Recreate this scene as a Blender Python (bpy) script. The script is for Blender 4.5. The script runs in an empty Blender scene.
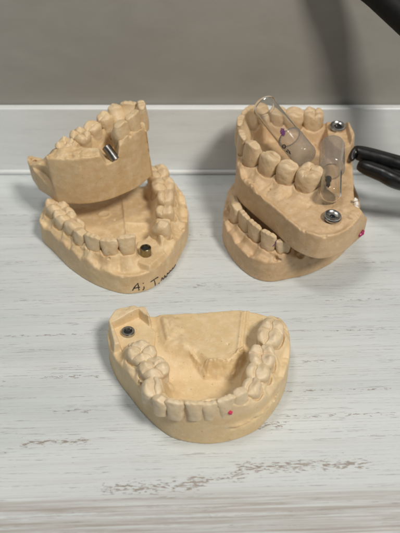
import bpy, math, random
import numpy as np
from mathutils import Vector, Matrix
from mathutils.bvhtree import BVHTree

S = 0.001                      # everything below is in millimetres; vertices are scaled to metres
rng = np.random.RandomState(7)
random.seed(7)
scene = bpy.context.scene
COL = scene.collection

# ------------------------------------------------------------------ camera model (photo pixels 400 x 533)
PITCH, FPX, CAMH = math.radians(40.0), 700.0, 209.0
CX, CY = 200.0, 266.5
CAM = np.array([0.0, 0.0, CAMH])
sP, cP = math.sin(PITCH), math.cos(PITCH)

def ray(px, py):
    a, b = (px - CX) / FPX, (py - CY) / FPX
    return np.array([a, cP - b * sP, -(sP + b * cP)])

class Frame:
    """local frame of a cast: origin o (mm) and rotation R (columns = local axes in world)"""
    def __init__(self, o=(0, 0, 0), rot=None):
        self.o = np.array(o, float)
        self.R = np.eye(3) if rot is None else np.array(rot)
    def un(self, px, py, w=0.0):
        """point of the local plane at height w seen at a pixel"""
        d = self.R.T @ ray(px, py)
        c = self.R.T @ (CAM - self.o)
        t = (w - c[2]) / d[2]
        return c + d * t
    def world(self, p):
        return self.R @ np.asarray(p, float) + self.o
    def matrix(self):
        M = Matrix([list(self.R[i]) for i in range(3)]).to_4x4()
        M.translation = Vector(self.o * S)
        return M

TABLE = Frame()
def at(px, py, z=0.0):
    return TABLE.un(px, py, z)

# ------------------------------------------------------------------ object helpers
def link(o, parent=None):
    COL.objects.link(o)
    if parent is not None:
        o.parent = parent
    return o

def mesh_obj(name, verts, faces, mat, parent=None, smooth=True):
    me = bpy.data.meshes.new(name)
    v = np.asarray(verts, float) * S
    me.from_pydata([tuple(p) for p in v.tolist()], [], [tuple(f) for f in (faces.tolist() if hasattr(faces, 'tolist') else faces)])
    me.validate(); me.update()
    if smooth:
        me.polygons.foreach_set('use_smooth', [True] * len(me.polygons))
        if len(me.polygons) < 4000: me.set_sharp_from_angle(angle=math.radians(38))
    for m in (mat if isinstance(mat, (list, tuple)) else [mat]):
        me.materials.append(m)
    return link(bpy.data.objects.new(name, me), parent)

def tag(o, label=None, cat=None, group=None, kind=None):
    if label: o['label'] = label
    if cat: o['category'] = cat
    if group: o['group'] = group
    if kind: o['kind'] = kind
    return o

def empty(name, frame=None, loc=None):
    o = bpy.data.objects.new(name, None)
    o.empty_display_size = 0.005
    link(o)
    if frame is not None: o.matrix_world = frame.matrix()
    if loc is not None: o.location = Vector(loc) * S
    return o

# ------------------------------------------------------------------ numeric shape kit
def sstep(a, b, x):
    t = np.clip((x - a) / (b - a), 0, 1)
    return t * t * (3 - 2 * t)

def smax(a, b, k):
    h = np.maximum(k - np.abs(a - b), 0) / k
    return np.maximum(a, b) + h * h * k * 0.25

def smin(a, b, k):
    return -smax(-a, -b, k)

def lattice(shape, cell, seed):
    """smooth value noise on a grid; cell = cell size in samples"""
    r = np.random.RandomState(seed)
    n = len(shape)
    g = r.rand(*[int(math.ceil(s / cell)) + 3 for s in shape]) * 2 - 1
    for ax, s in enumerate(shape):
        x = np.arange(s) / cell + r.rand() * 0.9
        i = np.floor(x).astype(int); f = x - i; f = f * f * (3 - 2 * f)
        a = np.take(g, i, axis=ax); b = np.take(g, i + 1, axis=ax)
        sh = [1] * n; sh[ax] = s
        f = f.reshape(sh)
        g = a * (1 - f) + b * f
    return g

def fbm(shape, cell, seed, octs=3):
    out = 0; amp = 1.0
    for k in range(octs):
        if cell < 1.3: break
        out = out + amp * lattice(shape, cell, seed + 31 * k)
        cell /= 2.0; amp *= 0.5
    return out

def catmull(pts, n=10, closed=True):
    P = np.asarray(pts, float); N = len(P); out = []
    rngI = range(N) if closed else range(N - 1)
    for i in rngI:
        if closed:
            p0, p1, p2, p3 = P[i - 1], P[i], P[(i + 1) % N], P[(i + 2) % N]
        else:
            p0, p1, p2, p3 = P[max(i - 1, 0)], P[i], P[i + 1], P[min(i + 2, N - 1)]
        for t in np.arange(n) / n:
            out.append(0.5 * (2 * p1 + (p2 - p0) * t + (2 * p0 - 5 * p1 + 4 * p2 - p3) * t * t + (3 * p1 - p0 - 3 * p2 + p3) * t ** 3))
    if not closed: out.append(P[-1])
    return np.array(out)

def seg_dist(X, Y, A, B):
    d = B - A; L = max(d @ d, 1e-9)
    t = np.clip(((X - A[0]) * d[0] + (Y - A[1]) * d[1]) / L, 0, 1)
    return np.hypot(X - A[0] - t * d[0], Y - A[1] - t * d[1])

def poly_dist(X, Y, P, closed=True):
    D = np.full(X.shape, 1e9)
    n = len(P)
    for i in range(n if closed else n - 1):
        D = np.minimum(D, seg_dist(X, Y, P[i], P[(i + 1) % n]))
    return D

def poly_in(X, Y, P):
    c = np.zeros(X.shape, bool); n = len(P)
    for i in range(n):
        x0, y0 = P[i]; x1, y1 = P[(i + 1) % n]
        if y0 == y1: continue
        m = ((y0 > Y) != (y1 > Y)) & (X < (x1 - x0) * (Y - y0) / (y1 - y0) + x0)
        c ^= m
    return c

def surface_nets(F, o, h):
    s = F < 0
    nx, ny, nz = F.shape
    c = np.zeros((nx - 1, ny - 1, nz - 1), np.int8)
    offs = [(a, b, d) for a in (0, 1) for b in (0, 1) for d in (0, 1)]
    for a, b, d in offs:
        c += s[a:nx - 1 + a, b:ny - 1 + b, d:nz - 1 + d]
    act = (c > 0) & (c < 8)
    idx = np.argwhere(act)
    acc = np.zeros((len(idx), 3)); cnt = np.zeros(len(idx))
    for p in offs:
        for ax in range(3):
            if p[ax]: continue
            q = list(p); q[ax] = 1
            a = F[idx[:, 0] + p[0], idx[:, 1] + p[1], idx[:, 2] + p[2]]
            b = F[idx[:, 0] + q[0], idx[:, 1] + q[1], idx[:, 2] + q[2]]
            m = (a < 0) != (b < 0)
            t = np.where(m, a / np.where(np.abs(a - b) < 1e-12, 1, a - b), 0)
            pos = np.tile(np.array(p, float), (len(idx), 1)); pos[:, ax] += t
            acc[m] += pos[m]; cnt[m] += 1
    V = (idx + acc / cnt[:, None]) * h + np.asarray(o)
    ids = np.full(act.shape, -1, np.int64); ids[act] = np.arange(len(idx))
    faces = []
    for ax in range(3):
        u, v = (ax + 1) % 3, (ax + 2) % 3
        sl0 = [slice(1, -1)] * 3; sl1 = [slice(1, -1)] * 3
        sl0[ax] = slice(0, -1); sl1[ax] = slice(1, None)
        a, b = s[tuple(sl0)], s[tuple(sl1)]
        e = np.argwhere(a != b)
        if not len(e): continue
        ins = a[e[:, 0], e[:, 1], e[:, 2]]
        base = e.copy(); base[:, u] += 1; base[:, v] += 1
        def cell(du, dv):
            k = base.copy(); k[:, u] += du; k[:, v] += dv
            return ids[k[:, 0], k[:, 1], k[:, 2]]
        q = np.stack([cell(-1, -1), cell(0, -1), cell(0, 0), cell(-1, 0)], 1)
        q[~ins] = q[~ins][:, ::-1]
        faces.append(q)
    return V, np.concatenate(faces)

# ------------------------------------------------------------------ materials
def new_mat(name):
    m = bpy.data.materials.new(name); m.use_nodes = True
    nt = m.node_tree; nt.nodes.clear()
    out = nt.nodes.new('ShaderNodeOutputMaterial')
    return m, nt, out

class G:
    """small node-graph builder"""
    def __init__(self, nt): self.nt = nt
    def n(self, t, **kw):
        nd = self.nt.nodes.new(t)
        for k, v in kw.items(): setattr(nd, k, v)
        return nd
    def put(self, sock, v):
        if hasattr(v, 'is_output'): self.nt.links.new(v, sock)
        elif v is not None: sock.default_value = v
    def m(self, op, a, b=None, c=None, clamp=False):
        nd = self.n('ShaderNodeMath', operation=op, use_clamp=clamp)
        for i, v in enumerate((a, b, c)):
            if v is not None: self.put(nd.inputs[i], v)
        return nd.outputs[0]
    def noise(self, vec, scale, detail=3, rough=0.55, dist=0.0):
        nd = self.n('ShaderNodeTexNoise')
        self.put(nd.inputs['Vector'], vec)
        nd.inputs['Scale'].default_value = scale
        nd.inputs['Detail'].default_value = detail
        nd.inputs['Roughness'].default_value = rough
        nd.inputs['Distortion'].default_value = dist
        return nd.outputs[0]
    def map(self, vec, loc=(0, 0, 0), rot=(0, 0, 0), sc=(1, 1, 1)):
        nd = self.n('ShaderNodeMapping')
        self.put(nd.inputs[0], vec)
        nd.inputs['Location'].default_value = loc
        nd.inputs['Rotation'].default_value = rot
        nd.inputs['Scale'].default_value = sc
        return nd.outputs[0]
    def rng(self, v, a, b, c=0.0, d=1.0, smooth=False):
        nd = self.n('ShaderNodeMapRange', clamp=True)
        if smooth: nd.interpolation_type = 'SMOOTHSTEP'
        self.put(nd.inputs[0], v)
        for i, x in enumerate((a, b, c, d)): nd.inputs[i + 1].default_value = x
        return nd.outputs[0]
    def mix(self, f, a, b, blend='MIX'):
        nd = self.n('ShaderNodeMix', data_type='RGBA', blend_type=blend)
        self.put(nd.inputs[0], f); 
        for i, v in ((6, a), (7, b)):
            self.put(nd.inputs[i], v if hasattr(v, 'is_output') else (*v, 1.0))
        return nd.outputs[2]
    def bump(self, h, strength, dist, normal=None):
        nd = self.n('ShaderNodeBump')
        nd.inputs['Strength'].default_value = strength
        nd.inputs['Distance'].default_value = dist
        self.put(nd.inputs['Height'], h)
        if normal is not None: self.put(nd.inputs['Normal'], normal)
        return nd.outputs[0]

def principled(g, out, **kw):
    b = g.n('ShaderNodeBsdfPrincipled')
    for k, v in kw.items():
        k = k.replace('_', ' ')
        if isinstance(v, tuple) and len(v) == 3 and 'Color' in k: v = (*v, 1.0)
        g.put(b.inputs[k], v)
    g.nt.links.new(b.outputs[0], out.inputs['Surface'])
    return b

def plaster(name, dark, mid, pale, palemix=0.5, rough=0.55, pour=None):
    m, nt, out = new_mat(name); g = G(nt)
    co = g.n('ShaderNodeTexCoord').outputs['Object']
    big = g.noise(co, 70, 3, 0.6, 0.4)
    med = g.noise(co, 260, 4, 0.6)
    fine = g.noise(co, 1600, 3, 0.6)
    col = g.mix(g.rng(big, 0.32, 0.68), dark, mid)
    col = g.mix(g.m('MULTIPLY', g.rng(med, 0.45, 0.72), palemix), col, pale)
    if pour:      # a paler second pour of stone above a height
        sep = g.n('ShaderNodeSeparateXYZ'); g.put(sep.inputs[0], co)
        zz = g.m('ADD', sep.outputs[2], g.m('MULTIPLY', g.m('SUBTRACT', big, 0.5), 0.003))
        col = g.mix(g.m('MULTIPLY', g.rng(zz, pour[0], pour[1], 0, 1, True), pour[2]), col, pour[3])
    pores = g.rng(g.noise(co, 900, 2, 0.5), 0.325, 0.25)
    col = g.mix(g.m('MULTIPLY', pores, 0.6), col, tuple(c * 0.55 for c in dark))
    trim_ = g.noise(g.map(co, sc=(110, 110, 2300)), 1.0, 3, 0.6)
    stain = g.rng(g.noise(g.map(co, loc=(3.3, 1.7, 0.9)), 105, 3, 0.55, 0.3), 0.62, 0.74)
    col = g.mix(g.m('MULTIPLY', stain, 0.30), col, (0.66, 0.36, 0.25))
    chalk = g.rng(g.noise(g.map(co, loc=(1.3, 5.7, 2.9)), 420, 5, 0.7, 0.6), 0.55, 0.70)
    col = g.mix(g.m('MULTIPLY', chalk, 0.35), col, tuple(min(1, c * 1.14 + 0.02) for c in pale))
    bm = g.bump(trim_, 0.16, 0.00025)
    bm = g.bump(fine, 0.34, 0.00025, bm)
    bm = g.bump(med, 0.2, 0.0006, bm)
    bm = g.bump(pores, -0.35, 0.0003, bm)
    principled(g, out, Base_Color=col, Roughness=g.rng(med, 0.3, 0.7, rough - 0.08, rough + 0.12), Normal=bm,
               Subsurface_Weight=0.08, Subsurface_Radius=(0.0016, 0.0010, 0.0005), Subsurface_Scale=1.0)
    return m

M_BASE = plaster('tan_die_stone', (0.60, 0.42, 0.225), (0.69, 0.51, 0.285), (0.76, 0.63, 0.44), 0.6, 0.52)
M_BASEC = plaster('tan_die_stone_two_pours', (0.64, 0.465, 0.25), (0.71, 0.54, 0.31), (0.76, 0.64, 0.45), 0.5, 0.52, (0.0135, 0.016, 0.6, (0.70, 0.56, 0.37)))
M_TOOTH = plaster('pale_die_stone_teeth', (0.63, 0.495, 0.315), (0.71, 0.575, 0.385), (0.77, 0.67, 0.51), 0.5, 0.46)
M_BASE2 = plaster('brown_die_stone', (0.57, 0.395, 0.21), (0.66, 0.48, 0.265), (0.72, 0.58, 0.39), 0.6, 0.52)
M_TOOTH2 = plaster('brown_die_stone_teeth', (0.61, 0.45, 0.26), (0.69, 0.53, 0.325), (0.75, 0.63, 0.45), 0.55, 0.46)
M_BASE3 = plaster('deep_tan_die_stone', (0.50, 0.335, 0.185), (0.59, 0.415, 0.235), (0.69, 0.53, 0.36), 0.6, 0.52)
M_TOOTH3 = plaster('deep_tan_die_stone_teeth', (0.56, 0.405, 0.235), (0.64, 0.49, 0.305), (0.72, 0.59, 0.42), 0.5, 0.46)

def simple(name, col, rough=0.5, metal=0.0, noise=None, **kw):
    m, nt, out = new_mat(name); g = G(nt)
    co = g.n('ShaderNodeTexCoord').outputs['Object']
    sc, amt = noise if noise else (400, 0.12)
    nz = g.noise(co, sc, 4, 0.6)
    c = g.mix(g.rng(nz, 0.3, 0.7), tuple(x * (1 - amt) for x in col), tuple(min(1, x * (1 + amt)) for x in col))
    principled(g, out, Base_Color=c, Roughness=g.rng(nz, 0.3, 0.7, max(rough - 0.06, 0.02), rough + 0.06), Metallic=metal, **kw)
    return m

M_STEEL = simple('machined_steel', (0.46, 0.45, 0.43), 0.24, 1.0)
M_STEEL_D = simple('dark_titanium', (0.20, 0.195, 0.19), 0.20, 1.0)
M_PIN = simple('dull_steel_pin', (0.27, 0.265, 0.255), 0.33, 1.0)
M_BRASS = simple('anodised_brass', (0.30, 0.255, 0.15), 0.3, 1.0)
M_HOLE = simple('socket_interior', (0.012, 0.012, 0.014), 0.35, 0.0)
M_INK = simple('black_pen_ink', (0.025, 0.02, 0.02), 0.5)
M_PINK = simple('pink_marker', (0.55, 0.03, 0.10), 0.5)
M_PURPLE = simple('violet_pencil', (0.20, 0.07, 0.20), 0.6)
M_ROSE = simple('rose_smear', (0.60, 0.27, 0.17), 0.6)
M_WAX = simple('magenta_wax', (0.36, 0.03, 0.11), 0.4)
M_WHITE = simple('white_plaster_crumb', (0.78, 0.76, 0.72), 0.7)
M_BLACK = simple('glossy_black_plastic', (0.006, 0.006, 0.0065), 0.33, 0.0, (300, 0.3))
M_BLACKM = simple('matt_black_plastic', (0.006, 0.006, 0.006), 0.55, 0.0, (300, 0.3), Specular_IOR_Level=0.25)

def clear_plastic(name, tint, frost):
    m, nt, out = new_mat(name); g = G(nt)
    co = g.n('ShaderNodeTexCoord').outputs['Object']
    nz = g.noise(co, 500, 3)
    tr = g.n('ShaderNodeBsdfTransparent'); tr.inputs[0].default_value = (*tint, 1)
    gl = g.n('ShaderNodeBsdfGlossy'); gl.inputs[0].default_value = (0.9, 0.9, 0.9, 1)
    g.put(gl.inputs['Roughness'], g.rng(nz, 0.3, 0.7, 0.06, 0.16))
    lw = g.n('ShaderNodeLayerWeight'); lw.inputs[0].default_value = 0.5
    fr = g.m('POWER', lw.outputs[1], 2.4)
    g.put(tr.inputs[0], g.mix(g.m('POWER', lw.outputs[1], 3.0), tint, tuple(c * 0.78 for c in tint)))
    mx = g.n('ShaderNodeMixShader')
    g.put(mx.inputs[0], g.m('MULTIPLY_ADD', fr, 0.7, 0.035, clamp=True))
    nt.links.new(tr.outputs[0], mx.inputs[1]); nt.links.new(gl.outputs[0], mx.inputs[2])
    last = mx.outputs[0]
    if frost > 0:
        df = g.n('ShaderNodeBsdfDiffuse'); df.inputs[0].default_value = (0.56, 0.53, 0.50, 1)
        tl = g.n('ShaderNodeBsdfTranslucent'); tl.inputs[0].default_value = (0.56, 0.53, 0.50, 1)
        a = g.n('ShaderNodeMixShader'); a.inputs[0].default_value = 0.5
        nt.links.new(df.outputs[0], a.inputs[1]); nt.links.new(tl.outputs[0], a.inputs[2])
        b = g.n('ShaderNodeMixShader'); g.put(b.inputs[0], g.rng(nz, 0.3, 0.7, frost - 0.015, frost + 0.015))
        nt.links.new(last, b.inputs[1]); nt.links.new(a.outputs[0], b.inputs[2])
        last = b.outputs[0]
    nt.links.new(last, out.inputs['Surface'])
    return m
def glassy(name):
    m, nt, out = new_mat(name); g = G(nt)
    nz = g.noise(g.n('ShaderNodeTexCoord').outputs['Object'], 350, 3)
    principled(g, out, Base_Color=(0.96, 0.96, 0.95), Roughness=g.rng(nz, 0.3, 0.7, 0.015, 0.06), IOR=1.42, Transmission_Weight=1.0)
    return m
M_CLEAR = glassy('clear_plastic')
M_FROST = clear_plastic('frosted_plastic', (0.88, 0.87, 0.85), 0.34)

# ------------------------------------------------------------------ dental casts
def tooth_field(kind, W, D, Hh, seed, h=0.24, worn=0.2):
    """implicit crown: m across, l outwards (labial +), w up. returns verts, faces in mm"""
    r = np.random.RandomState(seed)
    sink = 3.0
    m = np.arange(-W / 2 - 1.4, W / 2 + 1.4, h); l = np.arange(-D / 2 - 1.6, D / 2 + 1.8, h); w = np.arange(-sink - 1, Hh + 1.6, h)
    m, l, w = np.meshgrid(m, l, w, indexing='ij')
    t = np.clip(w / Hh, 0, 1)
    j = lambda a: a * (r.rand() * 2 - 1)
    if kind == 'i':
        sm = 0.88 + 0.12 * sstep(0, 0.7, t); sl = 1.0 - 0.62 * sstep(0.05, 1.0, t)
        lc = (1 - sl) * D * 0.30 - 0.5 * t * t
        p = 2.7
        top = Hh - 0.35 * (np.abs(m) / (W / 2)) ** 3 + j(0.3) * m / W + 0.12 * np.sin(m * 2.6 + j(2))
        # faint lobes on the labial face
        lc = lc + 0.10 * np.cos(m / W * 2 * math.pi * 1.5) * t
    elif kind == 'c':
        sm = 0.84 + 0.16 * np.sin(np.clip(t * 1.25, 0, 1) * math.pi); sl = 1.0 - 0.5 * sstep(0.1, 1.0, t)
        lc = (1 - sl) * D * 0.28
        p = 2.3
        top = Hh - 1.5 * np.abs(m - j(0.3)) / (W / 2)
    elif kind == 'p':
        sm = 0.86 + 0.14 * np.sin(np.clip(t * 1.1, 0, 1) * math.pi); sl = 0.90 + 0.10 * np.sin(t * math.pi) - 0.18 * t
        lc = 0 * t
        p = 2.4
        b = np.exp(-(((l - D * 0.23) / (D * 0.2)) ** 2 + ((m + j(.4)) / (W * 0.36)) ** 2) ** 0.75)
        q = np.exp(-(((l + D * 0.25) / (D * 0.19)) ** 2 + ((m + j(.5)) / (W * 0.33)) ** 2) ** 0.75)
        top = Hh - 2.0 + 2.0 * b + 1.4 * q - 0.75 * np.exp(-((l + 0.1 * D + 0.2 * np.sin(m * 1.3)) / 0.36) ** 2)
    else:
        sm = 0.90 + 0.10 * np.sin(t * math.pi) - 0.06 * t; sl = 0.92 + 0.10 * np.sin(t * math.pi) - 0.15 * t
        lc = 0 * t
        p = 2.9
        top = Hh - 2.1 + 0 * m
        for a in (-1, 1):
            for b in (-1, 1):
                top = top + (1.9 + j(0.35)) * np.exp(-(((m - a * W * 0.23 + j(.4)) / (W * 0.2)) ** 2 + ((l - b * D * 0.25 + j(.4)) / (D * 0.19)) ** 2) ** 0.75)
        top = top - 0.85 * np.exp(-((m + j(.6) + 0.3 * np.sin(l)) / 0.33) ** 2) - 0.8 * np.exp(-((l + j(.5) + 0.35 * np.sin(m * 1.1)) / 0.33) ** 2)
    mm = np.abs(m) / (W / 2 * sm); ll = np.abs(l - lc) / (D / 2 * sl)
    rr = (mm ** p + ll ** p) ** (1 / p)
    rad = (rr - 1) * np.minimum(W * sm, D * sl) / 2
    F = smax(rad, w - top, 0.75 if kind != 'i' else 0.6)
    F = smax(F, -(w + sink), 0.3)
    F = F + worn * (0.6 if kind in 'ic' else 1.0) * fbm(F.shape, 13, seed, 2) + 0.03 * fbm(F.shape, 2.5, seed + 5, 1)
    return surface_nets(F, (-W / 2 - 1.4, -D / 2 - 1.6, -sink - 1), h)

def frames_along(C):
    """tangent and outward normal for each tooth centre of an arch"""
    n = len(C); cen = C.mean(0); T = []
    for i in range(n):
        d = C[min(i + 1, n - 1)] - C[max(i - 1, 0)]
        T.append(d / np.linalg.norm(d))
    return np.array(T)

def build_cast(root, F, outline, arch, teeth, rim, crest, floor, seed, mats, hook=None, taper=0.0, height_hook=None,
               inw=(2.5, 8.0), outw=6.0, h=0.36, collar=1.5, sharp=0.8, wob=0.06, fat=1.1, grow=0.0, worn=0.2, jit=0.25, bulge=1.7):
    """outline: [(px,py,w)], arch: [(px,py,w)] centre line of the ridge, teeth: [(px,py,w,kind,W,D,H,turn)]"""
    OUT = catmull([F.un(*p)[:2] for p in outline], 8, True)
    AR = catmull([F.un(*p)[:2] for p in arch], 8, False)
    lo = OUT.min(0) - 2.0; hi = OUT.max(0) + 2.0
    xs = np.arange(lo[0], hi[0], h); ys = np.arange(lo[1], hi[1], h)
    X, Y = np.meshgrid(xs, ys, indexing='ij')
    d2 = poly_dist(X, Y, OUT); ins = poly_in(X, Y, OUT); d2 = np.where(ins, -d2, d2)
    da = poly_dist(X, Y, AR, False)
    e0 = AR[0] - AR[4]; e1 = AR[-1] - AR[-5]
    POLY = np.vstack([AR[:1] + 25 * e0 / np.linalg.norm(e0), AR, AR[-1:] + 25 * e1 / np.linalg.norm(e1)])
    inside = poly_in(X, Y, POLY)
    # ridge
    edge = np.clip(-d2, 0, 50)
    Ho = rim + (crest - rim) * np.exp(-(da / outw) ** 2) - 0.8 * np.exp(-((edge - 3.0) / 1.6) ** 2) * (da > 4)
    Hi = floor + (crest - floor) * (1 - sstep(inw[0], inw[1], da))
    H = np.where(inside, Hi, Ho)
    # blend the two sides over the ridge crest so no step shows
    H = np.where(da < 3, np.maximum(H, crest - 0.15 * da), H)
    cen = AR.mean(0)
    TL = []; rj = np.random.RandomState(seed + 5)
    for k, (px, py, w, kind, W, D, Hh, turn) in enumerate(teeth):
        D *= fat; Hh += grow
        c = F.un(px, py, w)[:2]
        i = int(np.argmin(np.hypot(*(AR - c).T)))
        d = AR[min(i + 3, len(AR) - 1)] - AR[max(i - 3, 0)]; d /= np.linalg.norm(d)
        nrm = np.array([d[1], -d[0]])
        # outward = away from the enclosed side
        tp = c + nrm * 3.0
        if poly_in(np.array([tp[0]]), np.array([tp[1]]), POLY)[0]: nrm = -nrm
        back = 1.0 if kind in 'pm' else 0.5
        c = c + rj.randn(2) * jit * back
        W *= 1 + 0.05 * rj.randn() * back; D *= 1 + 0.05 * rj.randn() * back; Hh += 0.25 * rj.randn()
        a = math.atan2(nrm[1], nrm[0]) - math.pi / 2 + math.radians(turn + 20 * jit * rj.randn() * back)
        TL.append([c, a, kind, W, D, Hh])
    for k in range(len(TL)):
        nb = [np.linalg.norm(TL[k][0] - TL[q][0]) for q in (k - 1, k + 1) if 0 <= q < len(TL)]
        nb = [v for v in nb if v < 1.6 * TL[k][3]]
        if nb: TL[k][3] = float(np.clip(np.mean(nb) * 1.12, TL[k][3] * 0.95, TL[k][3] * 1.45))
    GUM = np.zeros(X.shape); FUR = np.zeros(X.shape)
    for k, (c, a, kind, W, D, Hh) in enumerate(TL):
        ca, sa = math.cos(a), math.sin(a)
        m = (X - c[0]) * ca + (Y - c[1]) * sa; l = -(X - c[0]) * sa + (Y - c[1]) * ca
        rr = ((np.abs(m) / (W * 0.44)) ** 2.4 + (np.abs(l) / (D * 0.48)) ** 2.4) ** (1 / 2.4)
        dd = (rr - 1) * min(W, D) * 0.46
        # gum collar with a fine furrow against the crown, root bulge on the outer side
        GUM = np.maximum(GUM, collar * np.exp(-((dd - 0.9) / 1.0) ** 2)); FUR = np.maximum(FUR, 0.45 * np.exp(-((dd - 0.2) / 0.3) ** 2))
        H = H + bulge * np.exp(-(m / (W * 0.30)) ** 2) * np.exp(-((l - D * 0.85) / 2.8) ** 2) * (l > 0)
        # low papilla dip between neighbours
        for sgn in (-1, 1):
            H = H - 0.6 * np.exp(-((m - sgn * W * 0.52) / 0.8) ** 2) * np.exp(-((l - D * 0.9) / 2.0) ** 2)
            GUM = np.maximum(GUM, 1.9 * np.exp(-((m - sgn * W * 0.5) / 1.2) ** 2) * np.exp(-((l - D * 0.15) / (D * 0.4)) ** 2))
    H = H + GUM - FUR
    H = H + (0.5 * fbm(X.shape, 20, seed, 4) + 0.16 * fbm(X.shape, 5, seed + 3, 2)) * (0.45 + 0.55 * np.exp(-(da / 9) ** 2))
    if height_hook is not None:
        H = height_hook(F, X, Y, H, d2, da, inside)
    gx, gy = np.gradient(H, h)
    sl = np.sqrt(1 + np.minimum(gx * gx + gy * gy, 6.0))
    zmax = H.max() + 1.5
    zs = np.arange(-1.2, zmax, h)
    Z = zs[None, None, :]
    side = d2[:, :, None] + taper * Z
    side = side + 0.25 * fbm((len(xs), len(ys), len(zs)), 30, seed + 9, 2)
    A = smax(side, (Z - H[:, :, None]) / sl[:, :, None], sharp)
    A = smax(A, -Z + 0.0, 0.5)
    A = A + wob * fbm(A.shape, 6, seed + 11, 2) * sstep(0.5, 2.0, Z)
    # bubbles in the stone and small chips knocked out of the rim
    rr_ = np.random.RandomState(seed + 77)
    def bite(c, r):
        i0 = [max(int((c[q] - r - g[0]) / h) - 1, 0) for q, g in enumerate((xs, ys, zs))]
        i1 = [max(int((c[q] + r - g[0]) / h) + 3, 1) for q, g in enumerate((xs, ys, zs))]
        sl = tuple(slice(a, b) for a, b in zip(i0, i1))
        if A[sl].size == 0: return
        x_, y_, z_ = np.meshgrid(xs[sl[0]], ys[sl[1]], zs[sl[2]], indexing='ij')
        A[sl] = np.maximum(A[sl], r - np.sqrt((x_ - c[0]) ** 2 + (y_ - c[1]) ** 2 + (z_ - c[2]) ** 2))
    for _ in range(26):
        a_ = rr_.randint(len(xs)); b_ = rr_.randint(len(ys))
        if d2[a_, b_] > -1.0: continue
        r_ = 0.35 + 0.35 * rr_.rand() ** 2
        bite((xs[a_], ys[b_], H[a_, b_] - 0.1), r_)
    for _ in range(9):
        k_ = rr_.randint(len(OUT)); q_ = OUT[k_]
        a_ = int(np.clip((q_[0] - xs[0]) / h, 0, len(xs) - 1)); b_ = int(np.clip((q_[1] - ys[0]) / h, 0, len(ys) - 1))
        for e_ in range(3):
            bite((q_[0] + rr_.randn() * 0.8, q_[1] + rr_.randn() * 0.8, H[a_, b_] + 0.3 + rr_.randn() * 0.4), 0.7 + 0.7 * rr_.rand())
    if hook is not None:
        XX, YY = X[:, :, None], Y[:, :, None]
        A = hook(F, XX, YY, Z, A)
    V, Q = surface_nets(A, (xs[0], ys[0], zs[0]), h)
    base = mesh_obj('base', V, Q, mats[0], root)
    for k, (c, a, kind, W, D, Hh) in enumerate(TL):
        V, Q = tooth_field(kind, W, D, Hh, seed * 17 + k, worn=worn)
        lean = {'i': 0.10, 'c': 0.06}.get(kind, 0.0)
        V = V.copy(); V[:, 1] += lean * V[:, 2]
        ca, sa = math.cos(a), math.sin(a)
        P = np.stack([c[0] + V[:, 0] * ca - V[:, 1] * sa, c[1] + V[:, 0] * sa + V[:, 1] * ca, V[:, 2] + crest - 0.4], 1)
        mesh_obj('tooth', P, Q, mats[1], root)
    return base

def lathe(profile, n=28, ax=None, o=(0, 0, 0), rough=0.0, closed=False):
    """profile [(r, z)] turned round an axis"""
    ax = np.array(ax if ax is not None else (0, 0, 1), float); ax /= np.linalg.norm(ax)
    u = np.cross(ax, (0, 0, 1.0)) if abs(ax[2]) < 0.95 else np.array((1.0, 0, 0)); u -= ax * (u @ ax); u /= np.linalg.norm(u)
    v = np.cross(ax, u); o = np.array(o, float)
    V, Fc = [], []
    for r, z in profile:
        for k in range(n):
            t = 2 * math.pi * k / n
            V.append(o + ax * z + u * (r * math.cos(t)) + v * (r * math.sin(t)))
    np_ = len(profile)
    for i in range(np_ - 1 if not closed else np_):
        i2 = (i + 1) % np_
        for k in range(n):
            k2 = (k + 1) % n
            Fc.append((i * n + k, i * n + k2, i2 * n + k2, i2 * n + k))
    return V, Fc

def tube(pts, rad, n=10, flat=None):
    """round tube along points, rad scalar or list; capped"""
    P = np.asarray(pts, float); N = len(P)
    R = np.full(N, rad) if np.isscalar(rad) else np.asarray(rad, float)
    V, Fc = [], []
    up = np.array((0, 0, 1.0)) if flat is None else np.asarray(flat, float)
    for i in range(N):
        d = P[min(i + 1, N - 1)] - P[max(i - 1, 0)]; d /= max(np.linalg.norm(d), 1e-9)
        a = np.cross(d, up); 
        if np.linalg.norm(a) < 1e-4: a = np.cross(d, (1, 0, 0.3))
        a /= np.linalg.norm(a); b = np.cross(a, d)
        for k in range(n):
            t = 2 * math.pi * k / n
            V.append(P[i] + R[i] * (a * math.cos(t) + b * math.sin(t)))
    for i in range(N - 1):
        for k in range(n):
            k2 = (k + 1) % n
            Fc.append((i * n + k, (i + 1) * n + k, (i + 1) * n + k2, i * n + k2))
    Fc.append(tuple(range(n))); Fc.append(tuple((N - 1) * n + k for k in range(n))[::-1])
    return V, Fc

def bvh_of(obj):
    bpy.context.view_layer.update()
    me = obj.data; mw = obj.matrix_world
    return BVHTree.FromPolygons([mw @ v.co for v in me.vertices], [tuple(p.vertices) for p in me.polygons])

def strokes_on(name, objs, strokes, rad, mat, parent, n=6):
    """pen strokes lying on a surface; pixel polylines followed over the real mesh"""
    trees = [bvh_of(o) for o in objs]
    inv = parent.matrix_world.inverted()
    V, Fc = [], []
    for st in strokes:
        st = catmull(np.array(st, float), 5, False) if len(st) > 2 else np.linspace(st[0], st[1], 6)
        pts = []
        for px, py in st:
            d = Vector(ray(px, py)).normalized()
            best = None
            for t in trees:
                loc, nrm, i, dist = t.ray_cast(Vector(CAM * S), d)
                if loc is not None and (best is None or dist < best[2]): best = (loc, nrm, dist)
            if best is not None:
                pts.append(np.array(inv @ (best[0] + best[1] * 0.00004)) / S)
        if len(pts) < 2: continue
        v, f = tube(pts, [rad * (0.65 + 0.6 * rng.rand()) for _ in pts], n)
        k = len(V); V += list(v); Fc += [tuple(i + k for i in q) for q in f]
    if V: return mesh_obj(name, V, Fc, mat, parent)

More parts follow.
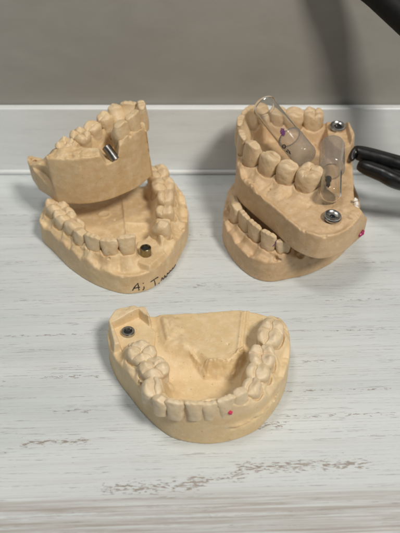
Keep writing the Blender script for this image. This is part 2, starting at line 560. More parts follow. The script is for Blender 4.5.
def rot(tx=0, ty=0, tz=0):
    return np.array((Matrix.Rotation(math.radians(tz), 3, 'Z') @ Matrix.Rotation(math.radians(tx), 3, 'X') @ Matrix.Rotation(math.radians(ty), 3, 'Y')))

def g2(X, Y, c, s):
    return np.exp(-((X - c[0]) ** 2 + (Y - c[1]) ** 2) / (s * s))

def boxmask(F, X, Y, corners, soft=0.6):
    P = np.array([F.un(*c)[:2] for c in corners])
    d = poly_dist(X, Y, P); i = poly_in(X, Y, P)
    return 1 - sstep(-soft, soft, np.where(i, -d, d))

# ---------- front cast
FC = Frame((0, 0, 0))
castC = empty('dental_cast', FC)
tag(castC, 'separate lower dental cast lying alone in front, pink dot on a front tooth', 'dental cast', 'plaster dental casts')
outC = [(118, 311, 15), (137, 308, 15), (152, 313, 13), (180, 312, 13), (215, 310, 13), (243, 308, 13), (262, 309, 14), (278, 315, 14), (288, 329, 13),
        (290, 347, 11), (287, 378, 5), (276, 408, 0), (256, 431, 0), (228, 442, 0), (200, 444, 0), (171, 437, 0), (147, 418, 0), (129, 390, 4), (115, 362, 10), (107, 337, 14), (108, 321, 15)]
teethC = [(141, 351, 20, 'm', 10.5, 10.0, 6.5, 8), (152, 368, 20, 'm', 8.5, 9.0, 6.5, 4), (153, 386, 20, 'p', 7.2, 7.6, 6.5, -6), (162, 399, 20, 'c', 6.6, 5.8, 7.0, 6),
          (177, 405.5, 19, 'i', 6.4, 4.6, 7.4, 0), (194, 406.5, 19, 'i', 6.2, 4.6, 7.6, 0), (209, 406, 19, 'i', 6.2, 4.6, 7.3, 2), (224, 403.5, 19, 'i', 6.6, 4.8, 7.6, -4),
          (239, 397.5, 19, 'c', 7.2, 6.6, 8.8, 4), (250, 387, 19.5, 'p', 6.8, 7.4, 6.6, 0), (258, 371, 20, 'p', 7.4, 8.4, 6.2, 6), (262, 353, 20, 'm', 9.6, 9.4, 6.2, 0), (270, 331, 20, 'm', 10.4, 9.8, 6.2, -6)]
archC = [(128, 325, 14)] + [(t[0], t[1], t[2]) for t in teethC] + [(272, 324, 15)]
def heightC(F, X, Y, H, d2, da, inside):
    # hollow climbs towards the back
    yb, yf = F.un(200, 347, 10)[1], F.un(200, 376, 8)[1]
    H = np.where(inside, np.maximum(H, 5.0 + 6.3 * sstep(yf, yb, Y)), H)
    # flat ledge across the back, ending in a crumbled lip over a deeper hollow
    led = boxmask(F, X, Y, [(160, 300, 13), (246, 296, 13), (240, 352, 13), (228, 362, 13), (208, 362, 13), (196, 350, 13), (182, 348, 13), (168, 345, 13), (160, 335, 13)], 2.0)
    n = fbm(X.shape, 16, 91, 3)
    H = H * (1 - led) + (12.2 + 0.12 * n) * led
    lip = boxmask(F, X, Y, [(190, 350, 13), (205, 358, 13), (228, 359, 13), (243, 345, 13), (246, 353, 13), (232, 366, 13), (205, 366, 13)], 0.7)
    H = H + lip * (0.9 + 1.5 * np.abs(fbm(X.shape, 6, 17, 3)))
    lump = boxmask(F, X, Y, [(160, 312, 14), (178, 318, 14), (190, 342, 14), (196, 352, 14), (184, 352, 14), (165, 340, 14)], 3.0)
    H = H + lump * (1.6 + 0.8 * fbm(X.shape, 14, 23, 3))
    # raised line at the right of the ledge
    for a, b in (((243, 308), (238, 352)), ((248, 308), (244, 350))):
        A, B = F.un(*a, 13)[:2], F.un(*b, 13)[:2]
        H = H + 0.8 * np.exp(-(seg_dist(X, Y, A, B) / 0.7) ** 2)
    for a, b in (((163, 318), (168, 338)),):
        A, B = F.un(*a, 13)[:2], F.un(*b, 13)[:2]
        H = H + 0.2 * np.exp(-(seg_dist(X, Y, A, B) / 0.9) ** 2) - 0.3 * np.exp(-((seg_dist(X, Y, A, B) - 1.4) / 0.6) ** 2)
    # squared pocket with the implant, high wall behind and to the left
    wall = boxmask(F, X, Y, [(108, 322, 15), (118, 306, 15), (142, 302, 15), (150, 316, 15), (150, 340, 15), (114, 348, 15)], 0.5)
    H = H * (1 - wall) + 16.5 * wall + wall * 0.5 * fbm(X.shape, 12, 7, 3)
    pk = boxmask(F, X, Y, [(113, 328, 13), (139, 316, 13), (156, 330, 13), (154, 346, 13), (122, 352, 13)], 0.35)
    H = H * (1 - pk) + 12.4 * pk
    # thick gum below the front teeth
    for q in ((160, 404), (177, 411), (194, 413), (209, 412), (224, 410), (238, 403)):
        H = H + 1.6 * g2(X, Y, F.un(q[0], q[1] + 4, 16)[:2], 4.6)
    return H
def hookC(F, X, Y, Z, A):
    # torn seam along the right front flank
    P = [F.un(238, 434, 2)[:2], F.un(262, 416, 6)[:2], F.un(276, 396, 10)[:2]]
    d = np.minimum(seg_dist(X, Y, P[0], P[1]), seg_dist(X, Y, P[1], P[2]))
    zc = 9.0
    n = fbm(A.shape, 5, 77, 2)
    near = np.exp(-(d / 3.0) ** 2)
    return A - near * (1.0 * np.exp(-((Z - zc) / 0.9) ** 2) * (1 + n) - 1.1 * np.exp(-((Z - zc + 1.7 + 0.6 * n) / 0.7) ** 2))
baseC = build_cast(castC, FC, outC, archC, teethC, 12.0, 17.0, 5.0, 3, (M_BASEC, M_TOOTH), hook=hookC, height_hook=heightC, taper=0.0, inw=(2.6, 7.0), grow=-1.2, worn=0.34, jit=0.4, bulge=1.4)

def implant_socket(parent, p, r, h, axis=(0, 0, 1), mat=None, sink=1.5, hole=0.62, depth=1.2, name='implant_analog'):
    pr = [(0.01, -sink), (r * 0.96, -sink), (r, h - 0.25), (r - 0.2, h), (r * hole + 0.15, h), (r * hole, h - 0.2), (r * hole * 0.92, h - depth), (0.01, h - depth)]
    V, Fc = lathe(pr, 32, axis, p)
    o = mesh_obj(name, V, Fc, mat or M_STEEL, parent, smooth=True)
    for pl in o.data.polygons: pl.use_smooth = True
    V, Fc = lathe([(0.01, h - depth + 0.06), (r * hole * 0.9, h - depth + 0.06), (r * hole * 0.9, h - depth + 0.02)], 24, axis, p)
    mesh_obj('socket_hole', V, Fc, M_HOLE, o)
    return o
p = FC.un(128, 331.5, 13.4)
implant_socket(castC, (p[0], p[1], 12.4), 2.7, 1.5, mat=M_STEEL, hole=0.60, depth=0.95)

# ---------- back left lower cast
FA = Frame((0, 0, 0))
castA = empty('dental_cast', FA)
tag(castA, 'lower cast at back left with black handwriting on its front, under the tilted cast', 'dental cast', 'plaster dental casts')
outA = [(40, 219, 10), (48, 205, 11), (66, 195, 12), (95, 185, 13), (125, 178, 13), (150, 175, 13), (166, 176, 13), (180, 187, 12), (187, 205, 11), (188, 226, 7), (183, 251, 0), (170, 273, 0), (150, 289, 0),
        (125, 294, 0), (97, 286, 0), (72, 270, 0), (52, 249, 1), (42, 233, 6)]
teethA = [(58, 210, 15, 'm', 9, 9, 5.4, 0), (66, 221, 15, 'm', 8.5, 8.6, 5.4, 4), (75, 231, 15, 'p', 7.2, 8, 5.8, 0), (84, 240.5, 15, 'c', 6.8, 7, 6.2, 0),
          (96, 247.5, 15, 'i', 7, 6, 7.2, 0), (110.5, 251, 15, 'i', 7.0, 6, 7.8, 0), (127, 250, 15, 'i', 8.4, 6.4, 8.4, 0),
          (161, 233, 15, 'c', 7.5, 8, 6.2, 0), (165, 217, 15, 'p', 7.4, 8.4, 5.6, 0), (166, 203, 15, 'p', 7.4, 8.6, 5.6, 0), (164, 190, 15, 'm', 8.6, 9, 5.4, 0), (158, 178, 15, 'm', 8.6, 9, 5.2, 0)]
archA = [(54, 204, 15)] + [t[:3] for t in teethA[:7]] + [(146, 248, 14)] + [t[:3] for t in teethA[7:]]
def heightA(F, X, Y, H, d2, da, inside):
    a, b = F.un(127, 238, 8)[:2], F.un(122, 190, 8)[:2]
    s = seg_dist(X, Y, a, b)
    H = H + inside * (0.9 * np.exp(-(s / 0.7) ** 2) + 1.2 * np.exp(-(s / 6) ** 2))
    a, b = F.un(127, 224, 8)[:2], F.un(150, 222, 8)[:2]
    H = H + inside * 0.6 * np.exp(-(seg_dist(X, Y, a, b) / 0.6) ** 2)
    c = F.un(104, 213, 8)[:2]
    r = np.hypot(X - c[0], Y - c[1])
    H = H + inside * 0.5 * np.exp(-((r - 2.6) / 0.6) ** 2)
    # cut-away round the implant
    c = F.un(147, 256, 11)[:2]
    pk = boxmask(F, X, Y, [(136, 243, 12), (153, 236, 12), (166, 254, 12), (150, 268, 12), (138, 264, 12)], 0.7)
    H = H * (1 - pk) + 12.8 * pk
    # oval cut on the right flank
    c = F.un(174, 243, 10)[:2]
    return H - 1.4 * g2(X, Y, c, 2.2)
baseA = build_cast(castA, FA, outA, archA, teethA, 10.3, 15.6, 7.0, 21, (M_BASE, M_TOOTH2), height_hook=heightA, inw=(3, 8), fat=1.2, grow=0.6)
p = FA.un(146, 254, 13)
oA = implant_socket(castA, (p[0], p[1], 12.8), 2.5, 4.0, mat=M_BRASS, hole=0.80, depth=0.9)
strokes_on('handwriting', [baseA], [
    [(132.5, 290.5), (135, 286.5), (138, 283.2)], [(138, 283.2), (138.5, 286.5), (139, 290)], [(134, 288.2), (137, 287.6), (140, 287)],
    [(143, 283.5), (143.6, 283)], [(144, 286.5), (144, 288.5), (142.8, 290)],
    [(150.5, 282), (154, 279.5), (158, 277)], [(154, 279.8), (155, 283), (155.2, 286.5)], [(158.6, 283.4), (159.2, 282.8)],
    [(161, 281.5), (162, 277.5), (163.4, 280), (164.6, 275.5), (166, 278), (167.4, 273), (168.4, 275.5), (170, 270.5), (171, 272.5), (172.5, 268), (173.6, 269.5), (175.5, 264.5)]],
    0.26, M_INK, castA)

# ---------- back left upper cast, tilted on top of the lower one
RA = rot(1.5, -4, 0)
p0 = at(87, 204, 20.5)
FU = Frame(p0, RA)
castU = empty('dental_cast', FU)
tag(castU, 'tilted cast with a shiny metal pin, resting on the handwritten lower cast', 'dental cast', 'plaster dental casts')
outU = [(38, 188, 0), (40, 190.5, 0), (49, 196.5, 0), (56, 201.2, 0), (58, 202.4, 0), (60.5, 203, 0), (70, 204, 0), (87, 204, 0), (105, 201, 0), (122, 195, 0), (138, 187, 0), (147, 178, 1), (148, 152, 14), (147, 133, 24), (141, 120, 24),
        (122, 117, 24), (104, 124, 24), (84, 134, 24), (64, 142, 22), (44, 151, 14), (30, 156, 9), (29, 166, 6)]
teethU = [(119.5, 129.5, 30, 'c', 9.6, 7.4, 10.0, 0), (129.5, 123, 30, 'i', 9.6, 7.8, 11.0, 0), (137.5, 114, 30, 'i', 9.0, 7.8, 10.5, 0), (128, 111, 30, 'i', 8.4, 7.2, 9.4, 0), (116.5, 113.5, 30, 'c', 8.2, 7.8, 8.8, 0),
          (105, 119, 29, 'p', 7.4, 8, 7.4, 0), (93, 125, 29, 'p', 7.4, 8, 6.6, 0), (80, 134, 28, 'm', 8.6, 9, 5.0, 0), (65, 142, 27, 'm', 8.4, 9, 3.6, 0)]
archU = [(57, 153, 25), (72, 151, 25), (86, 151, 25), (104, 148, 25)] + [t[:3] for t in teethU] + [(46, 151, 14), (36, 157, 10)]
def heightU(F, X, Y, H, d2, da, inside):
    # front teeth stand on a higher ridge
    H = H + 1.0 * g2(X, Y, F.un(134, 124, 27)[:2], 13) + 1.6 * g2(X, Y, F.un(125, 133, 27)[:2], 7)
    H = H + 0.5 * np.abs(fbm(X.shape, 9, 29, 3)) * (d2 > -5)
    pk = boxmask(F, X, Y, [(102, 152, 19), (111, 148, 19), (118, 151, 19), (121, 172, 19), (106, 174, 19)], 1.5)
    H = H * (1 - pk) + np.minimum(H, 19.0) * pk
    # far corner is cut down to a low sloping facet
    a, b = F.un(56, 153, 25)[:2], F.un(31, 158, 9)[:2]
    d = (b - a); L = np.linalg.norm(d); d /= L
    t = np.clip(((X - a[0]) * d[0] + (Y - a[1]) * d[1]) / L, 0, 1.2)
    H = np.where(t > 0, np.minimum(H, 25.8 - 16.3 * sstep(0.0, 0.85, t) + 0.3 * fbm(X.shape, 10, 3, 3)), H)
    return H
def hookU(F, X, Y, Z, A):
    def ball(px, py, w, r):
        c = F.un(px, py, w); return np.sqrt((X - c[0]) ** 2 + (Y - c[1]) ** 2 + (Z - c[2]) ** 2) - r
    A = np.maximum(A, -ball(35, 162, 8.5, 1.1))
    # hollowed rear end face above a diagonal line, with a bubble hole and a nodule
    a, b = F.un(59, 202.8, 0)[:2], F.un(39, 189, 0)[:2]
    d = b - a; L = np.linalg.norm(d); d /= L; nrm = np.array([-d[1], d[0]])
    if nrm @ (F.un(100, 190, 0)[:2] - a) < 0: nrm = -nrm
    s = ((X - a[0]) * d[0] + (Y - a[1]) * d[1]) / L; q = (X - a[0]) * nrm[0] + (Y - a[1]) * nrm[1]
    cutd = 3.4 * np.sin(math.pi * np.clip((s - 0.04) / 1.1, 0, 1)) * sstep(-0.4, 0.4, Z - (4.5 + 7 * s)) * (s < 1.2)
    A = smax(A, np.minimum(cutd, cutd * 2) - q - 0.6, 0.4)
    return A
baseU = build_cast(castU, FU, outU, archU, teethU, 24.2, 25.2, 14.0, 41, (M_BASE2, M_TOOTH2), hook=hookU, height_hook=heightU, inw=(1.8, 7), outw=7, fat=1.15)
pa = FU.un(114, 157.5, 20.0); pb = FU.un(107, 148, 23.5)
V, Fc = lathe([(0.01, -1.5), (2.1, -1.5), (2.1, 6.0), (1.98, 6.15), (0.9, 6.15), (0.8, 5.6), (0.01, 5.6)], 32, pb - pa, pa)
mesh_obj('implant_pin', V, Fc, M_PIN, castU)

# ---------- back right lower cast
FL = Frame((0, 0, 0))
castL = empty('dental_cast', FL)
tag(castL, 'bottom cast of the right pile, purple pencil line on one tooth', 'dental cast', 'plaster dental casts')
outL = [(223, 214, 10), (224, 240, 3), (234, 262, 0), (251, 277, 0), (269, 282, 0), (290, 279, 0), (312, 273, 0), (332, 263, 0), (346, 250, 0), (356, 232, 0), (356, 205, 4), (345, 180, 8), (310, 165, 10), (270, 165, 10), (240, 178, 10), (229, 193, 10)]
teethL = [(236, 207, 15, 'p', 6.6, 7, 7.5, 0), (240, 217, 15, 'c', 6.4, 7, 8, 0), (247, 226, 15, 'i', 6.2, 5.8, 8.4, 0), (257, 235, 15, 'i', 6.4, 5.8, 8.6, 0), (270, 244, 15, 'i', 7.4, 6, 8.6, 0), (283, 248, 15, 'i', 7.4, 5.8, 6.6, 0)]
archL = [(238, 190, 14)] + [t[:3] for t in teethL] + [(300, 250, 12), (322, 238, 11), (335, 215, 11)]
def heightL(F, X, Y, H, d2, da, inside):
    cut = boxmask(F, X, Y, [(307, 246, 10), (320, 232, 10), (332, 246, 10), (316, 260, 10), (309, 258, 10)], 1.5)
    return H - 3.2 * cut
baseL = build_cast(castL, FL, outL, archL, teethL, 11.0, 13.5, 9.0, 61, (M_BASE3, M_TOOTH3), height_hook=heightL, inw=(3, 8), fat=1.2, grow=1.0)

# ---------- back right upper cast
RB = rot(2, 1.5, 0)
p0 = at(293, 250, 21.0)
FB = Frame(p0, RB)
castB = empty('dental_cast', FB)
tag(castB, 'top cast of the right pile, two silver healing caps and clear vials lying on it', 'dental cast', 'plaster dental casts')
outB = [(235, 184, 2), (240, 202, 0), (257, 218, 0), (274, 232, 0), (293, 249, 0), (312, 258, 0), (329, 258, 0), (345, 251, 0), (358, 240, 0), (365, 228, 3), (366, 211, 11),
        (357, 200, 12), (355, 175, 12), (354, 150, 13), (354, 135, 18), (345, 122, 18), (330, 124, 16), (300, 124, 15), (272, 124, 14), (252, 132, 13), (240, 148, 12), (236, 166, 8)]
teethB = [(250, 124, 17, 'i', 7, 6.6, 8, 0), (244, 135, 17, 'i', 7.4, 6.6, 8.6, 0), (245, 149, 17, 'i', 7.2, 6.6, 8.6, 0), (254, 158, 17, 'c', 7.8, 8, 9.0, 0), (269, 167, 17, 'p', 7.2, 8, 7.8, 0), (287, 175, 17, 'p', 7.4, 8.4, 7.6, 0), (308, 181, 17, 'm', 11.0, 10.4, 7.4, 0),
          (262, 118, 17, 'c', 7, 7.4, 7.6, 0), (277, 119, 17, 'p', 7, 8.2, 7, 0), (293, 121, 17, 'p', 7.6, 8.6, 7, 0), (313, 122, 17, 'm', 11.4, 10, 7, 0)]
archB = [(337, 127, 15), (313, 122, 17), (293, 121, 17), (277, 119, 17), (262, 118, 17)] + [t[:3] for t in teethB[:7]] + [(332, 205, 12), (350, 218, 11)]
def heightB(F, X, Y, H, d2, da, inside):
    # smooth back of the palate
    blk = boxmask(F, X, Y, [(324, 122, 14), (348, 112, 14), (356, 132, 14), (354, 150, 14), (340, 158, 14), (326, 146, 14)], 0.8)
    H = H * (1 - blk) + blk * (17.6 + 0.4 * fbm(X.shape, 12, 15, 3))
    wl = boxmask(F, X, Y, [(342, 112, 17), (348, 114, 17), (354, 140, 17), (350, 152, 15), (347, 132, 17)], 0.5)
    H = H + wl * 2.6
    # rough edge of the labial fold
    for a, b in (((246, 184), (258, 200)), ((258, 200), (266, 212))):
        A, B = F.un(*a, 10)[:2], F.un(*b, 10)[:2]
        H = H + 0.9 * np.exp(-(seg_dist(X, Y, A, B) / 1.1) ** 2) * (1 + fbm(X.shape, 4, 5, 2))
    a, b = F.un(300, 196, 11)[:2], F.un(320, 212, 11)[:2]
    return H
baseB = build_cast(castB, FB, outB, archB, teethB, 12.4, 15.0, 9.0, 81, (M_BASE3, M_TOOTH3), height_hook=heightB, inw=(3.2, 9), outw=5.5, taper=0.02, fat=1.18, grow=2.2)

def healing_cap(F, parent, px, py, w, r, dark, ax=(0.05, -0.12, 1), hole=0.27):
    p = F.un(px, py, w + 1.0)
    pr = [(0.01, -3), (r * 0.72, -3), (r * 0.8, 0.0), (r * 0.98, 1.2), (r, 1.7), (r * 0.93, 2.1), (r * 0.80, 2.15), (r * 0.70, 1.75), (r * (hole + 0.07), 1.55), (r * (hole + 0.03), 1.5), (r * hole, 0.6), (0.01, 0.6)]
    V, Fc = lathe(pr, 36, ax, (p[0], p[1], w))
    o = mesh_obj('healing_cap', V, Fc, dark, parent)
    V, Fc = lathe([(0.01, 0.75), (r * hole * 0.97, 0.75), (r * hole * 0.97, 0.65)], 6, ax, (p[0], p[1], w))
    mesh_obj('hex_socket', V, Fc, M_HOLE, o)
healing_cap(FB, castB, 332, 217, 12.6, 3.9, M_STEEL)
healing_cap(FB, castB, 337.5, 127, 17.6, 3.9, M_STEEL, (0.0, -0.12, 1), 0.46)

# residue stuck to the edge of the top cast
def residue(name, F, spots, mat, parent, seed):
    V, Q = [], []
    r_ = np.random.RandomState(seed)
    for (px, py, w, r) in spots:
        c = F.un(px, py, w); h = r / 5; ax = np.arange(-r * 1.6, r * 1.6, h)
        X, Y, Z = np.meshgrid(ax, ax, ax, indexing='ij')
        v, q = surface_nets(np.sqrt(X * X + Y * Y + Z * Z) - r * 0.9 + 0.4 * r * fbm(X.shape, 5, r_.randint(999), 2), (ax[0],) * 3, h)
        Q += [tuple(int(i) + len(V) for i in f) for f in q]; V += [tuple(p + c) for p in v]
    return mesh_obj(name, V, Q, mat, parent)
residue('white_residue', FB, [(355.5, 200, 11, 1.0), (356, 204, 10.5, 1.3), (357, 208, 10, 1.1), (356.5, 212, 9.5, 1.4), (357, 215, 9.5, 0.9)], M_WHITE, castB, 4)
residue('pink_wax', FB, [(361, 232.5, 3, 1.3), (360, 234.3, 2.5, 1.25), (361.8, 231.2, 3.4, 1.0)], M_WAX, castB, 8)
# colour marks
strokes_on('pink_mark', [baseC] + [o for o in castC.children if o.name.startswith('tooth')], [[(228.8, 411.6), (231, 412.6)]], 0.85, M_PINK, castC)
strokes_on('pencil_mark', [baseL] + [o for o in castL.children if o.name.startswith('tooth')], [[(276.5, 240), (275.5, 243), (273, 246)]], 0.25, M_PURPLE, castL)

# ------------------------------------------------------------------ clear vials
def vial(name, p1, p2, r, head, label, rhead=None, open_end=False):
    p1 = np.array(p1); p2 = np.array(p2); ax = p2 - p1; L = np.linalg.norm(ax); ax /= L
    rh = rhead or r * 1.02
    root = empty(name, loc=p1)
    tag(root, label, 'vial', 'clear plastic vials')
    cut = L * (1 - head)
    # rounded end, thin walls
    pr = [(0.01, 0)] + [(r * math.sin(a), r * 0.55 * (1 - math.cos(a))) for a in np.linspace(0.2, math.pi / 2, 7)] + [(r, cut)]
    if open_end: pr = [(r * 0.92, 0), (r * 1.02, 0), (r * 1.06, 0.3), (r * 1.06, 1.3), (r, 1.7), (r, 2.0), (r, cut - 0.3), (r, cut)]
    inner = [(q[0] * 0.9 if q[0] > 0.1 else 0.01, q[1] + 0.5) for q in pr][::-1]
    inner[0] = (r * 0.9, cut)
    if open_end: inner = [(r * 0.9, cut), (r * 0.9, cut - 0.3), (r * 0.9, 0.8), (r * 0.9, 0.4)]
    V, Fc = lathe(pr + inner, 48, ax, (0, 0, 0), closed=open_end)
    mesh_obj('clear_tube', V, Fc, M_CLEAR, root)
    pr = [(r * 0.8, cut + 0.1), (r * 1.04, cut + 0.1), (rh * 0.97, cut + 1.6), (rh * 1.03, cut + 2.0), (rh * 1.03, cut + 2.8), (rh, cut + 3.2), (rh, L - rh * 0.35)] + [(rh * (0.75 + 0.25 * math.cos(a)), L - rh * 0.35 + rh * 0.35 * math.sin(a)) for a in np.linspace(0.3, math.pi / 2, 5)] + [(0.01, L)]
    V, Fc = lathe(pr, 36, ax, (0, 0, 0))
    mesh_obj('frosted_cap', V, Fc, M_FROST, root)
    return root, ax, L, p1
rA, axA, LA, pA = vial('plastic_vial', at(264, 106, 54), at(306, 158, 46.5), 5.6, 0.38, 'clear vial slanting over the front teeth of the right pile, purple mark on it', open_end=True)
rB, axB, LB, pB = vial('plastic_vial', at(330.5, 198, 40.5), at(332.5, 144, 44), 4.5, 0.54, 'vial with broad frosted cap and dark screw inside, beside the big molar', rhead=5.7)
c = (pB * 0.66 + at(332.5, 144, 44) * 0.34) - pB
V, Fc = lathe([(0.01, -3.2), (0.95, -3.2), (0.95, 0.4), (1.4, 0.6), (1.4, 2.2), (0.01, 2.2)], 16, axB, c + np.array((-1.2, 0, -1.5)))
mesh_obj('screw', V, Fc, M_STEEL_D, rB)
# printed marks on the first vial: a ring and two short text lines
trA = [o for o in rA.children]
bpy.context.view_layer.update()
ring = [(284 + 1.7 * math.cos(t), 146.5 + 1.7 * math.sin(t)) for t in np.linspace(0, 2 * math.pi, 9)]
strokes_on('printed_ring', trA, [ring], 0.24, M_INK, rA)
strokes_on('printed_text', trA, [[(286.5, 151), (288, 152.5)], [(287.5, 149.8), (290, 152.2)], [(289, 152.6), (290.5, 154)]], 0.28, M_INK, rA)
strokes_on('purple_print', trA, [[(281, 128.6), (284, 129.6)], [(280.6, 130), (284.8, 131.2)], [(280.4, 131.4), (285, 132.8)], [(280.8, 133), (284.8, 134.2)], [(281.4, 134.8), (284, 135.6)]], 0.33, M_PURPLE, rA)

# ------------------------------------------------------------------ crumbs, wax
def crumb(name, p, r, mat, label, cat, seed, sq=(1, 1, 1)):
    h = r / 6
    ax = np.arange(-r * 1.7, r * 1.7, h)
    X, Y, Z = np.meshgrid(ax, ax, ax, indexing='ij')
    F = np.sqrt((X / sq[0]) ** 2 + (Y / sq[1]) ** 2 + (Z / sq[2]) ** 2) - r * 0.9 + 0.35 * r * fbm(X.shape, 6, seed, 2)
    V, Q = surface_nets(F, (ax[0],) * 3, h)
    o = mesh_obj(name, V, Q, mat)
    o.location = Vector(p) * S
    return tag(o, label, cat)

# ------------------------------------------------------------------ black tool handles at the right
tool = empty('pliers', loc=at(400, 165, 34))
tag(tool, 'glossy black tool handles reaching in from the right edge beside the top cast', 'pliers')
o0 = at(400, 165, 34)
def handle(px, rad, flat):
    P = catmull([at(*q) for q in px], 8, False) - o0
    R = np.interp(np.linspace(0, 1, len(P)), np.linspace(0, 1, len(rad)), rad)
    V, Fc = tube(P, R, 20)
    return mesh_obj('handle', V, Fc, M_BLACK, tool)
handle([(351.5, 160, 34), (354, 153.5, 35), (361, 153.5, 35), (377, 158, 34), (400, 164.5, 33), (440, 175, 30), (490, 192, 20), (560, 216, 7)], [0.9, 3.4, 4.0, 4.1, 4.0, 3.6], 1)
handle([(359, 165, 32), (366, 167.5, 32), (383, 174, 31), (400, 181.5, 30), (440, 189, 27), (490, 201, 18), (562, 222, 7)], [2.4, 3.6, 4.0, 4.1, 4.0, 3.6], 1)
V, Fc = lathe([(0.01, -3), (6, -3), (6.5, -2.5), (6.5, 2.5), (6, 3), (0.01, 3)], 32, (0, 0, 1), at(566, 221, 6.5) - o0)
mesh_obj('joint', V, Fc, M_STEEL_D, tool)

# black arm across the top right corner
q0 = at(342, -41, 115)
P = [q0 + (-14, -4, 190), q0 + (-10, -2, 90), q0 + (-6, 0, 30), q0, at(380, -5, 103), at(430, 42, 89), at(482, 96, 73), at(545, 160, 44), at(600, 212, 8)]
V, Fc = tube(catmull(P, 8, False), 6.6, 24)
arm = mesh_obj('lamp_arm', V, Fc, M_BLACKM)
tag(arm, 'black arm crossing the top right corner in front of the grey wall', 'lamp arm')

# ------------------------------------------------------------------ the setting
WALL_Y = float(at(200, 176, 0)[1]) + 3
def box(x0, x1, y0, y1, z0, z1):
    v = [(x, y, z) for x in (x0, x1) for y in (y0, y1) for z in (z0, z1)]
    f = [(0, 1, 3, 2), (4, 6, 7, 5), (0, 4, 5, 1), (2, 3, 7, 6), (0, 2, 6, 4), (1, 5, 7, 3)]
    return v, f

def bevel_box(name, b, mat, w=1.0, parent=None):
    v, f = box(*b)
    o = mesh_obj(name, v, f, mat, parent, smooth=False)
    md = o.modifiers.new('bevel', 'BEVEL'); md.width = w * S; md.segments = 3
    return o

def table_material():
    m, nt, out = new_mat('whitewashed_wood'); g = G(nt)
    co = g.n('ShaderNodeTexCoord').outputs['Object']
    co = g.map(co, rot=(0, 0, math.radians(-2.0)), sc=(1000, 1000, 1000))
    sep = g.n('ShaderNodeSeparateXYZ'); g.put(sep.inputs[0], co)
    x, y = sep.outputs[0], sep.outputs[1]
    soft = g.noise(g.map(co, sc=(0.006, 0.05, 1)), 1.0, 4, 0.6, 0.3)
    grain = g.noise(g.map(co, sc=(0.012, 0.55, 1)), 1.0, 5, 0.65, 0.25)
    fine = g.noise(g.map(co, sc=(0.05, 2.2, 1)), 1.0, 3, 0.6)
    chip = g.noise(g.map(co, sc=(0.34, 1.5, 1)), 1.0, 5, 0.68, 0.5)
    lines = g.noise(g.map(co, loc=(3.1, 7.7, 0), sc=(0.011, 0.62, 1)), 1.0, 3, 0.5, 0.2)
    bandn = g.noise(g.map(co, loc=(9.1, 1.7, 0), sc=(0.012, 0.055, 1)), 1.0, 2, 0.5)
    c = math.cos(math.radians(-2)); s = math.sin(math.radians(-2))
    def rt(px, py):
        q = at(px, py); return c * q[0] - s * q[1], s * q[0] + c * q[1]
    total = None
    for (px0, px1, py, wid, st) in BANDS:
        xa, ya = rt(px0, py); xb, _ = rt(px1, py)
        _, yb = rt((px0 + px1) / 2, py)
        e = g.m('DIVIDE', g.m('SUBTRACT', y, yb), wid)
        e = g.m('EXPONENT', g.m('MULTIPLY', g.m('MULTIPLY', e, e), -1.0))
        e = g.m('MULTIPLY', e, g.rng(x, xa - 3, xa + 3, 0, 1, True))
        e = g.m('MULTIPLY', e, g.rng(x, xb - 3, xb + 3, st, 0, True))
        total = e if total is None else g.m('ADD', total, e)
    col = g.mix(g.rng(soft, 0.3, 0.7), (0.54, 0.58, 0.59), (0.65, 0.69, 0.70))
    col = g.mix(g.m('MULTIPLY', g.rng(grain, 0.5, 0.75), 0.34), col, (0.47, 0.45, 0.42))
    col = g.mix(g.m('MULTIPLY', g.rng(fine, 0.55, 0.8), 0.22), col, (0.45, 0.42, 0.39))
    # thin dark grain lines, broken up
    ln = g.m('ABSOLUTE', g.m('SUBTRACT', lines, 0.5))
    ln = g.m('MULTIPLY', g.rng(ln, 0.014, 0.0), g.rng(chip, 0.44, 0.58))
    col = g.mix(g.m('MULTIPLY', ln, 0.5), col, (0.20, 0.155, 0.125))
    # worn patches where brown shows through
    thr = g.m('ADD', chip, g.m('MULTIPLY', total, 0.155))
    thr = g.m('ADD', thr, g.rng(bandn, 0.6, 0.75, 0.0, 0.05))
    worn = g.rng(thr, 0.69, 0.72)
    col = g.mix(g.m('MULTIPLY', worn, 0.75), col, (0.27, 0.205, 0.165))
    # greyer board at the near edge, strongly grained
    yb = rt(200, 494)[1]
    board = g.rng(g.m('ADD', y, g.m('MULTIPLY', g.m('SUBTRACT', bandn, 0.5), 6.0)), yb + 3.5, yb - 3.5, 0, 1, True)
    gr2 = g.noise(g.map(co, loc=(1.3, 4.2, 0), sc=(0.016, 0.8, 1)), 1.0, 4, 0.7, 0.4)
    col = g.mix(g.m('MULTIPLY', board, g.rng(gr2, 0.36, 0.64, 0.0, 0.85)), col, (0.32, 0.275, 0.245))
    h = g.m('SUBTRACT', g.m('MULTIPLY', grain, 0.4), g.m('ADD', worn, ln))
    principled(g, out, Base_Color=col, Roughness=g.rng(fine, 0.3, 0.7, 0.42, 0.55), Normal=g.bump(h, 0.45, 0.0004))
    return m
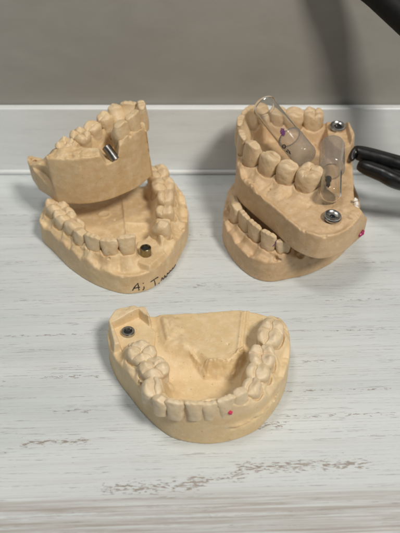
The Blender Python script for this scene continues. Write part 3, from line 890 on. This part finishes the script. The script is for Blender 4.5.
BANDS = [(38, 100, 377, 1.6, 1.0), (0, 12, 381, 1.2, 1.0), (52, 92, 411, 1.6, 0.9), (20, 92, 442, 2.0, 1.2), (100, 205, 487, 3.0, 1.2), (0, 12, 450, 1.5, 0.9),
         (240, 292, 426, 2.2, 1.1), (285, 400, 415, 1.0, 1.0), (232, 372, 466, 3.2, 1.2), (190, 245, 478, 2.0, 1.0), (260, 400, 390, 0.8, 0.9), (250, 340, 362, 1.0, 0.8),
         (0, 45, 262, 0.7, 1.0), (0, 100, 335, 0.7, 1.0), (10, 60, 300, 0.7, 0.8), (190, 225, 285, 2.5, 0.9), (300, 400, 330, 0.7, 0.9), (310, 400, 300, 0.7, 0.9), (0, 40, 215, 0.6, 0.9), (180, 222, 235, 0.8, 0.9), (180, 222, 212, 0.8, 0.9), (355, 400, 262, 0.7, 0.9)]
table = bevel_box('table_top', (-420, 420, -260, WALL_Y + 6, -28, 0), table_material(), 1.0)
tag(table, 'whitewashed wooden table top with worn brown streaks', kind='structure')

def wall_material():
    m, nt, out = new_mat('grey_wall_paint'); g = G(nt)
    co = g.n('ShaderNodeTexCoord').outputs['Object']
    a = g.noise(g.map(co, sc=(1, 1, 2.2)), 28, 4, 0.6, 0.5)
    b = g.noise(co, 900, 3, 0.6)
    col = g.mix(g.rng(a, 0.3, 0.7), (0.290, 0.280, 0.252), (0.330, 0.320, 0.292))
    principled(g, out, Base_Color=col, Roughness=0.45, Normal=g.bump(b, 0.15, 0.0003))
    return m
TRIM_H = float((lambda r: CAMH + r[2] / r[1] * WALL_Y)(ray(200, 108.5)))
wall = bevel_box('wall', (-420, 420, WALL_Y + 5, WALL_Y + 40, -300, 420), wall_material(), 0.5)
tag(wall, 'grey painted wall behind the table', kind='structure')

def trim_material():
    m, nt, out = new_mat('white_trim_paint'); g = G(nt)
    co = g.n('ShaderNodeTexCoord').outputs['Object']
    a = g.noise(g.map(co, sc=(1, 1, 6)), 40, 4, 0.6)
    b = g.noise(co, 700, 2, 0.5)
    col = g.mix(g.rng(a, 0.3, 0.7), (0.70, 0.73, 0.735), (0.77, 0.80, 0.805))
    principled(g, out, Base_Color=col, Roughness=g.rng(a, 0.3, 0.7, 0.25, 0.4), Normal=g.bump(b, 0.06, 0.0003))
    return m
MT = trim_material()
trim = bevel_box('skirting_board', (-420, 420, WALL_Y, WALL_Y + 4.6, 0.15, TRIM_H), MT, 0.8)
tag(trim, 'white skirting strip along the foot of the wall', kind='structure')
bead = bevel_box('sealant_bead', (-420, 420, WALL_Y - 2.2, WALL_Y - 0.1, 0.1, 2.6), MT, 0.9)
tag(bead, 'white sealant bead between table and skirting', kind='structure')

# ------------------------------------------------------------------ light
w = bpy.data.worlds.new('World'); scene.world = w; w.use_nodes = True
bg = w.node_tree.nodes['Background']
bg.inputs[0].default_value = (0.80, 0.90, 1.0, 1); bg.inputs[1].default_value = 0.055

def area(name, loc, target, size, power, col, sy=None):
    l = bpy.data.lights.new(name, 'AREA'); l.energy = power; l.color = col
    l.shape = 'RECTANGLE'; l.size = size; l.size_y = sy or size
    o = bpy.data.objects.new(name, l); COL.objects.link(o)
    o.location = Vector(loc)
    o.rotation_euler = (Vector(target) - Vector(loc)).to_track_quat('-Z', 'Y').to_euler()
    return o
area('ceiling_light', (0.46, -0.36, 0.96), (0.0, 0.18, 0.0), 0.21, 11.2, (1.0, 0.94, 0.85))
area('ceiling_panel', (-0.20, 0.20, 1.05), (0.0, 0.20, 0.0), 0.20, 2.7, (1.0, 0.96, 0.90))
area('window_light', (-0.9, -0.2, 0.8), (0.0, 0.2, 0.0), 0.6, 0.9, (0.75, 0.88, 1.0))

# ------------------------------------------------------------------ camera
cam = bpy.data.cameras.new('Camera'); co = bpy.data.objects.new('Camera', cam); COL.objects.link(co)
co.location = Vector(CAM * S)
co.rotation_euler = (math.pi / 2 - PITCH, 0, 0)
cam.sensor_fit = 'VERTICAL'; cam.sensor_height = 36.0
cam.lens = 36.0 * FPX / 533.0
cam.clip_start = 0.005; cam.clip_end = 20
cam.dof.use_dof = True
cam.dof.focus_distance = 0.28; cam.dof.aperture_fstop = 16.0
scene.camera = co
scene.view_settings.view_transform = 'Standard'; scene.view_settings.look = 'None'
scene.view_settings.exposure = 0.0; scene.view_settings.gamma = 1.0
